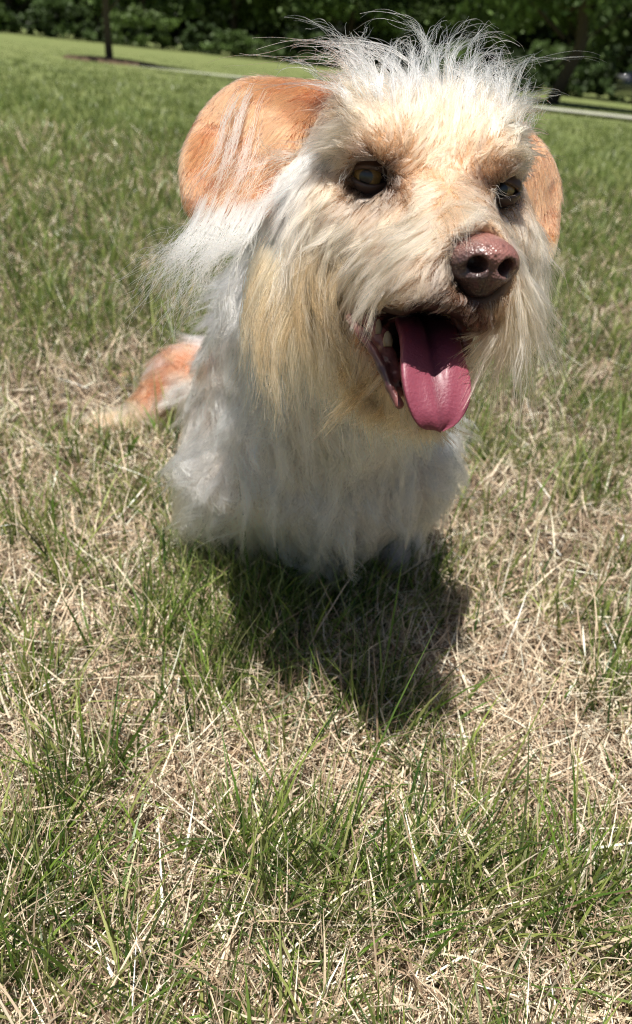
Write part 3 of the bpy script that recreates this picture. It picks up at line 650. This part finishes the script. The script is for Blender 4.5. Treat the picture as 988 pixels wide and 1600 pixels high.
h_ = np.clip((loc[:, 2] + 2) / 8, 0, 1)[:, None]
nc = np.array([.16, .085, .075]) * (1 - h_) + np.array([.27, .12, .10]) * h_
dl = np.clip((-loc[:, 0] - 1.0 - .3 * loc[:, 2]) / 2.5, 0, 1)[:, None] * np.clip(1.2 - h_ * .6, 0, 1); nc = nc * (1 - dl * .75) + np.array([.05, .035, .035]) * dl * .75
for q, rr in (((7.2, 3.4), 1.3), ((9.4, 2.6), .8), ((-3, 8), .7), ((3.2, 8.5), .5), ((-6, 6), .6)):
    s_ = np.clip(1.5 - np.hypot(loc[:, 0] - q[0], loc[:, 2] - q[1]) / rr, 0, 1)[:, None] * (loc[:, 1:2] > 0); nc = nc * (1 - s_ * .7) + np.array([.05, .025, .022]) * s_ * .7
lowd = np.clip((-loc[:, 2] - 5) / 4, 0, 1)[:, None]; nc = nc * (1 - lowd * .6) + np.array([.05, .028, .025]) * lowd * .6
m_nose, n, l, b = material('nose_leather', rough=0.34, spec=0.5, attr=True); b.inputs['Coat Weight'].default_value = .4; b.inputs['Coat Roughness'].default_value = .16
t_ = noise_bump(n, l, b, 900, 0.55, 0.0006, kind='voronoi'); t_.inputs['Scale'].default_value = 750; [q for q in n if q.type == 'BUMP'][0].inputs['Strength'].default_value = .75
b.inputs['Subsurface Weight'].default_value = .08; b.inputs['Subsurface Radius'].default_value = (.003, .001, .0008)
NV = NOSE + ((NV - NOSE) @ NAX.T * np.array([1.18, 1.20, 1.02])) @ NAX
mesh_obj('nose', NV, NF, m_nose, dog, col=nc, smooth=True)

# tongue: a thick grooved strip from the throat over the lower jaw
cl = np.array([P(655, 500, .39), P(662, 505, .368), P(671, 520, .352), P(676, 545, .342), P(681, 580, .336), P(685, 615, .333), P(688, 645, .3325), P(690, 662, .3335), P(690, 671, .336)])
wl = np.array([44, 50, 52, 54, 61, 61, 57, 53, 50]) / F * .324
sx_ = np.array([-6, -4, -2, 0, 2, 1, 1, 1, 0])
nv = 56; t0 = np.concatenate([[0], np.cumsum(np.linalg.norm(np.diff(cl, axis=0), axis=1))]); t0 /= t0[-1]; t = np.linspace(0, 1, nv)
def smooth_interp(A):
    o = np.interp(t, t0, A)
    for _ in range(3): o[1:-1] = .25 * o[:-2] + .5 * o[1:-1] + .25 * o[2:]
    return o
cl = cl + FW * .004; cc = np.stack([smooth_interp(cl[:, k]) for k in range(3)], -1); ww = smooth_interp(wl)
ww[-15:] = ww[-16] * np.sqrt(np.clip(1 - (np.arange(1, 16) / 15.0) ** 2.2, .004, 1))
tg = nrm(np.gradient(cc, axis=0)); sd = nrm(RT * .97 + FW * .22 - UP * .02); sd = nrm(sd[None] - tg * (tg @ sd)[:, None]); nn_ = np.cross(sd, tg); nn_ = nn_ * np.sign((nn_ @ -FW))[:, None]
m_ = 36; ang = np.arange(m_) / m_ * 2 * math.pi; ca, sa = np.cos(ang), np.sin(ang)
prof_x = np.sign(ca) * np.abs(ca) ** .9; thick = np.interp(t, [0, .6, .9, 1], [.0042, .0034, .0026, .0010])
hump = (-.0022 * np.exp(-(prof_x / .10) ** 2) - .0012 * np.exp(-(prof_x / .35) ** 2) + .0016 * np.abs(prof_x) ** 2)
G = cc[:, None] + sd[:, None] * (ww[:, None] * prof_x[None])[..., None] + nn_[:, None] * (thick[:, None] * (np.sign(sa) * np.abs(sa) ** .7)[None] + (hump[None] * np.where(sa > 0, 1, .4)[None] * np.clip((1 - t) * 6, 0, 1)[:, None]))[..., None]
G += nn_[:, None] * (.0009 * np.sin(prof_x[None] * 5 + t[:, None] * 9))[..., None]
mb = MB(); mb.grid(G, True); b0 = len(mb.v)
u_ = np.broadcast_to(t[:, None], G.shape[:2]).ravel(); xx = np.broadcast_to(prof_x[None], G.shape[:2]).ravel()
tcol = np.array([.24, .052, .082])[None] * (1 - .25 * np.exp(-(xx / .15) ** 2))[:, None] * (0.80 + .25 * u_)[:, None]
m_tongue, n, l, b = material('tongue_wet', rough=0.5, spec=0.4, attr=True); b.inputs['Coat Weight'].default_value = .12; b.inputs['Coat Roughness'].default_value = .28
b.inputs['Subsurface Weight'].default_value = .25; b.inputs['Subsurface Radius'].default_value = (.004, .0012, .001)
noise_bump(n, l, b, 800, 0.5, 0.0007)
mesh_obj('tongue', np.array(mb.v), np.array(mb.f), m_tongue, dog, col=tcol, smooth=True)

# gums and lip folds of the left side, dark lip edge, a molar
gf = Field(P(620, 560, .345) - .04, P(620, 560, .345) + .04, .0007); gf.d[:] = .03
gl = [(546, 496, .358), (564, 520, .355), (584, 548, .354), (598, 575, .351), (610, 605, .348), (624, 632, .347)]
for i in range(len(gl) - 1):
    f, lo, hi = cone(P(*gl[i]), P(*gl[i + 1]), .0019 + .0004 * (i % 2), .0019 + .0004 * ((i + 1) % 2)); gf.add(f, lo, hi, .002)
gl2 = [(575, 500, .366), (596, 525, .363), (606, 556, .359), (618, 585, .353)]
for i in range(len(gl2) - 1):
    f, lo, hi = cone(P(*gl2[i]), P(*gl2[i + 1]), .0034, .0036); gf.add(f, lo, hi, .003)
for q in ((598, 560, .358), (606, 584, .355), (586, 534, .362), (616, 604, .352)):
    f, lo, hi = cone(P(*q), P(q[0] + 8, q[1] + 10, q[2] + .002), .0026, .0022); gf.add(f, lo, hi, .003)
gV, gF = grid_to_mesh(gf); gx_, gy_, gz_ = proj(gV)
gcol = np.array([.28, .10, .09])[None] * (.85 + .3 * vnoise(gx_, gy_, .09))[:, None]
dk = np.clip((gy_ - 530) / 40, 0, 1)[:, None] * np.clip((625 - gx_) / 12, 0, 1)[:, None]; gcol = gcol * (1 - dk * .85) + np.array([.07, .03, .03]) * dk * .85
m_gum, n, l, b = material('gum_wet', rough=0.3, spec=0.5, attr=True); b.inputs['Coat Weight'].default_value = .5; b.inputs['Coat Roughness'].default_value = .15
noise_bump(n, l, b, 700, 0.5, 0.0006)
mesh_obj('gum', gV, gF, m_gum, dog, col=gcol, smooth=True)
gf = Field(P(728, 525, .345) - .02, P(728, 525, .345) + .02, .0007); gf.d[:] = .03
gr = [(712, 492, .362), (724, 510, .360), (728, 530, .358), (726, 550, .358)]
for i in range(3):
    f, lo, hi = cone(P(*gr[i]), P(*gr[i + 1]), .0032, .0032); gf.add(f, lo, hi, .002)
gV, gF = grid_to_mesh(gf); mesh_obj('gum', gV, gF, m_gum, dog, col=np.tile([.20, .07, .06], (len(gV), 1)), smooth=True)
m_tooth, n, l, b = material('tooth', (.40, .31, .19), .35, .5)
mb = MB()
for q, r_ in (((606, 532, .356), .0022), ((592, 513, .360), .0016)):
    c_ = P(*q); mb.tube([c_ - UP * .003, c_, c_ + UP * .003, c_ + UP * .0045], [r_, r_ * 1.1, r_ * .8, r_ * .3], 10)
    mb.build('tooth', m_tooth, dog); mb = MB()


# ================================================================ TREES
def leaf_mat(name, c0, c1):
    m, n, l, b = material(name, rough=.55, spec=.3)
    oi = n.new('ShaderNodeAttribute'); oi.attribute_name = 'col'; l.new(oi.outputs['Color'], b.inputs['Base Color'])
    tr = n.new('ShaderNodeBsdfTranslucent'); ms = n.new('ShaderNodeMixShader'); ms.inputs[0].default_value = .3
    l.new(oi.outputs['Color'], tr.inputs[0]); l.new(b.outputs[0], ms.inputs[1]); l.new(tr.outputs[0], ms.inputs[2]); l.new(ms.outputs[0], n['Material Output'].inputs[0])
    return m
m_leaf = leaf_mat('leaves', 0, 0)
m_bark, n, l, b = material('bark', (.11, .085, .065), .9, .2); noise_bump(n, l, b, 30, 1, .02)
def crown(cent, rad, nl, size, base, nclump=60, hollow=.35):
    """leaf quads gathered in clumps through an uneven crown"""
    cent = np.array(cent, float); rad = np.array(rad, float)
    d = nrm(rng.normal(0, 1, (nclump, 3))); d[:, 2] = np.where(d[:, 2] < -.7, -d[:, 2], d[:, 2]); rr = rng.uniform(hollow, 1.0, (nclump, 1)) ** .6 * rng.uniform(.85, 1.15, (nclump, 1))
    cc_ = cent + d * rad * rr; cs = rng.uniform(.16, .30, nclump) * rad.mean(); bright = rng.uniform(.6, 1.4, nclump)
    i = rng.integers(0, nclump, nl); q = rng.normal(0, 1, (nl, 3)); p = cc_[i] + q * (cs[i] * .55)[:, None] * np.array([1, 1, .6])
    s = size * rng.uniform(.6, 1.4, (nl, 1)); a = nrm(rng.normal(0, 1, (nl, 3))); b_ = nrm(np.cross(a, rng.normal(0, 1, (nl, 3))))
    a2, b2 = a * s, b_ * s * .6; Vv = np.stack([p - a2, p - b2, p + a2, p + b2], 1).reshape(-1, 3); Ff = np.arange(nl * 4).reshape(-1, 4)
    col = np.array(base)[None] * bright[i][:, None] * (1 + rng.normal(0, .15, (nl, 1))); return Vv, Ff, np.repeat(np.clip(col, .005, .5), 4, 0)
def make_tree(h, cr_, ch0, tr, nl, size, base, nclump=60):
    """trunk with limbs, crown; base point at the origin"""
    root = bpy.data.objects.new('tree', None); C.objects.link(root)
    mb = MB(); top = h * .8; wob_ = rng.normal(0, .02 * h, (6, 2)); wob_[0] = 0
    pts = [(wob_[i, 0], wob_[i, 1], top * i / 5 - .1 * (i == 0)) for i in range(6)]; mb.tube(pts, np.linspace(tr * 1.25, tr * .3, 6), 10)
    for i in range(7):
        a = i * 2.4 + rng.random(); z0 = ch0 + (h * .6 - ch0) * i / 7; e = cr_ * rng.uniform(.5, .8)
        mb.tube([(0, 0, z0), (math.cos(a) * e * .5, math.sin(a) * e * .5, z0 + .16 * h * .6), (math.cos(a) * e, math.sin(a) * e, z0 + .16 * h)], [tr * .4, tr * .25, tr * .08], 7)
    mb.build('trunk', m_bark, root)
    v, f, c_ = crown((0, 0, (ch0 + h) / 2), (cr_, cr_, (h - ch0) / 2), nl, size, base, nclump)
    mesh_obj('crown', v, f, m_leaf, root, col=c_); return root
def copy_tree(o, name):
    c_ = o.copy(); C.objects.link(c_); c_.name = name
    for ch_ in [q for q in bpy.data.objects if q.parent == o]:
        k = ch_.copy(); C.objects.link(k); k.parent = c_
    return c_
# left lone tree and right big tree, both on the lawn
def at_base(px, py):
    x_, y_ = ground_at(px, py); return float(x_), float(y_)
t1 = make_tree(4.4, 1.05, .8, .062, 12000, .07, (.035, .058, .02), 70); t1.name = 'lawn_tree'; t1.location = (*at_base(172, 97), 0)
tag(t1, 'small dark lawn tree with a thin straight trunk in a ring of mulch', 'tree')
m_mulch, n, l, b = material('mulch', (.10, .07, .045), .95, .1); noise_bump(n, l, b, 25, 1, .02)
mb = MB(); th = np.arange(24) / 24 * 2 * math.pi
G = np.array([[(r_ * math.cos(a) * (1 + .08 * math.sin(3 * a)), r_ * math.sin(a), z_) for a in th] for r_, z_ in ((.95, .0), (.85, .045), (.4, .075), (.05, .08))]); mb.grid(G, True)
mu_o = mb.build('mulch_ring', m_mulch); mu_o.location = t1.location; tag(mu_o, 'low brown mulch ring around the foot of the thin lawn tree', 'mulch ring')
t2 = make_tree(8.0, 2.9, .8, .13, 36000, .10, (.11, .17, .052), 150); t2.name = 'shade_tree'; t2.location = (4.75, 21.5, 0)
tag(t2, 'large spreading shade tree with a dark trunk beside the path behind the dog\'s crest', 'tree')

kinds = [make_tree(12, 4.6, .3, .22, 22000, .18, (.11, .165, .05), 110), make_tree(10, 4.2, .1, .18, 20000, .18, (.14, .21, .065), 100), make_tree(14, 5.0, .8, .28, 24000, .19, (.08, .125, .045), 120)]
LBL = ['tree', 'tree', 'tree']
edge = []
ORD = 'first second third fourth fifth sixth seventh eighth ninth tenth eleventh twelfth thirteenth fourteenth fifteenth sixteenth seventeenth eighteenth nineteenth twentieth'.split()
# the wood's edge: an uneven front row
fr_x = np.linspace(-40, 50, 19)
names = ['rounded mid green tree', 'tall dark tree', 'broad bushy tree', 'pale green tree', 'dense dark tree']
for i, fx_ in enumerate(fr_x):
    yy = 60 - 19 * (fx_ > 6) + 4 * math.sin(i * 2.1) + rng.normal(0, 1.2); k = int(rng.integers(0, 3))
    o = kinds[k] if k is not None and not kinds[k].get('used') else copy_tree(kinds[k], 'woodland_tree')
    kinds[k]['used'] = 1; o.name = 'woodland_tree'
    o.location = (fx_ + rng.normal(0, .7), yy, 0); o.rotation_euler = (0, 0, rng.random() * 6.28); s_ = rng.uniform(.85, 1.2); o.scale = (s_, s_, s_ * rng.uniform(.9, 1.1))
    edge.append(o)
for k in kinds:
    if not k.get('used'):
        k.location = (-40, 64, 0); k.name = 'woodland_tree'; edge.append(k)
    else: pass
edge.sort(key=lambda o: o.location.x)
for i, o in enumerate(edge):
    if 'used' in o: del o['used']
    tag(o, f'{ORD[i]} leafy tree from the left in the row along the far edge of the lawn', 'tree', 'trees along the far edge of the lawn')
# low bushes in front of the wood
bushes = []
m_ = None
for i in range(13):
    v, f, c_ = crown((0, 0, .8), (1.9, 1.5, 1.0), 2600, .12, [(.12, .18, .05), (.09, .14, .04), (.07, .11, .035)][i % 3], 26)
    o = mesh_obj('bush', v, f, m_leaf, col=c_); o.location = (-30 + i * 5.6 + rng.normal(0, 1.2), 53 - 17 * (i > 6) + rng.normal(0, 1.5), 0); o.scale = (1.1, 1, rng.uniform(.7, 1.5))
    tag(o, f'{ORD[i]} low leafy bush from the left at the foot of the woodland edge', 'bush', 'bushes at the foot of the wood'); bushes.append(o)
# deeper wood behind, one mass
vv, ff, cc2, off = [], [], [], 0
for i in range(92):
    v, f, c_ = crown((-95 + i * 2.2 + rng.normal(0, 1), 74 + 8 * rng.random(), 6 if i % 2 else 2.5), (5, 4, 8 if i % 2 else 3.5), 3000, .5, (.028, .046, .018), 50, .1)
    vv.append(v); ff.append(f + off); cc2.append(c_); off += len(v)
tag(mesh_obj('woodland', np.concatenate(vv), np.concatenate(ff), m_leaf, col=np.concatenate(cc2)), 'dark mass of woodland behind the edge trees', 'woodland', None, 'stuff')

# undergrowth that closes the foot of the wood
vv, ff, cc2, off = [], [], [], 0
for x0, y0 in [(x_, 55 + 2 * math.sin(x_)) for x_ in np.arange(-42, 6, 1.7)] + [(x_, 36 + 1.2 * math.sin(x_)) for x_ in np.arange(6.5, 48, 1.5)]:
    v, f, c_ = crown((x0, y0, .55), (1.3, 1.0, rng.uniform(.6, 1.1)), 700, .13, (.05, .08, .026), 16, .05); v[:, 2] = np.maximum(v[:, 2], .01)
    vv.append(v); ff.append(f + off); cc2.append(c_); off += len(v)
tag(mesh_obj('undergrowth', np.concatenate(vv), np.concatenate(ff), m_leaf, col=np.concatenate(cc2)), 'dark leafy undergrowth closing the foot of the wood', 'undergrowth', None, 'stuff')

# ================================================================ CAR at the far right
def make_car(loc, rz):
    m_paint, n, l, b = material('navy_paint', (.012, .016, .03), .25, .5); b.inputs['Coat Weight'].default_value = 1
    m_glass, *_ = material('dark_glass', (.01, .012, .014), .05, .8); m_tyre, *_ = material('tyre', (.02, .02, .02), .8); m_rim, *_ = material('rim', (.4, .4, .42), .3)
    m_lamp, *_ = material('lamp_glass', (.12, .12, .13), .1); 
    prof = [(-2.15, .35), (-2.2, .62), (-2.05, .82), (-1.2, .95), (-.55, 1.38), (.9, 1.42), (1.6, 1.05), (2.1, .98), (2.2, .6), (2.1, .35)]
    root = bpy.data.objects.new('parked_car', None); C.objects.link(root)
    secs = []
    for yy, s_ in ((-.88, .90), (-.84, .97), (-.7, 1), (0, 1.01), (.7, 1), (.84, .97), (.88, .90)):
        secs.append([(x_ * (.98 + .02 * s_), yy * (1 if z_ < 1 else .84), .35 + (z_ - .35) * s_) for x_, z_ in prof])
    G = np.array(secs); mb = MB(); mb.grid(G, True)
    for sgn in (0, -1):
        b_ = len(mb.v); mb.v += list(G[sgn]); mid = np.array(G[sgn]).mean(0); mb.v.append(mid); nn2 = len(prof)
        for j in range(nn2): mb.f.append((b_ + j, b_ + (j + 1) % nn2, b_ + nn2, b_ + nn2))
    me = mesh_obj('body', np.array(mb.v), np.array([q for q in mb.f if q[2] != q[3]]), m_paint, root, smooth=False)
    caps = [q[:3] for q in mb.f if q[2] == q[3]]; mesh_obj('side_panel', np.array(mb.v), np.array(caps), m_paint, root)
    for s_ in (-1, 1):
        mb = MB(); mb.v += [np.array(p_) for p_ in ((-1.0, s_ * .80, .98), (1.35, s_ * .80, 1.02), (.85, s_ * .765, 1.34), (-.5, s_ * .765, 1.31))]; mb.v += [p_ + np.array([0, s_ * .012, 0]) for p_ in mb.v]
        mb.f += [(0, 1, 2, 3), (4, 5, 6, 7), (0, 1, 5, 4), (1, 2, 6, 5), (2, 3, 7, 6), (3, 0, 4, 7)]; mb.build('side_window', m_glass, root, False)
        mb = MB(); mb.box((-2.16, s_ * .62, .68), (.06, .16, .07)); mb.build('headlight', m_lamp, root)
        for wx in (-1.35, 1.3):
            th = np.arange(28) / 28 * 2 * math.pi; mb = MB()
            mb.grid(np.array([[(wx + r_ * math.cos(a), s_ * y_, .33 + r_ * math.sin(a)) for a in th] for r_, y_ in ((.2, .7), (.33, .7), (.34, .74), (.34, .86), (.32, .9), (.21, .9))]), True)
            wh = mb.build('wheel', m_tyre, root)
            mb = MB(); mb.grid(np.array([[(wx + r_ * math.cos(a), s_ * y_, .33 + r_ * math.sin(a)) for a in th] for r_, y_ in ((.215, .895), (.19, .905), (.06, .88), (.001, .88))]), True); mb.build('rim', m_rim, wh)
    root.location = loc; root.rotation_euler = (0, 0, rz); root.scale = (.95,) * 3; return root
cx_, cy_ = at_base(981, 183)
car = make_car((cx_ + 2.1, cy_ + .6, 0), 0.12); tag(car, 'dark navy parked car at the end of the pale path', 'car')
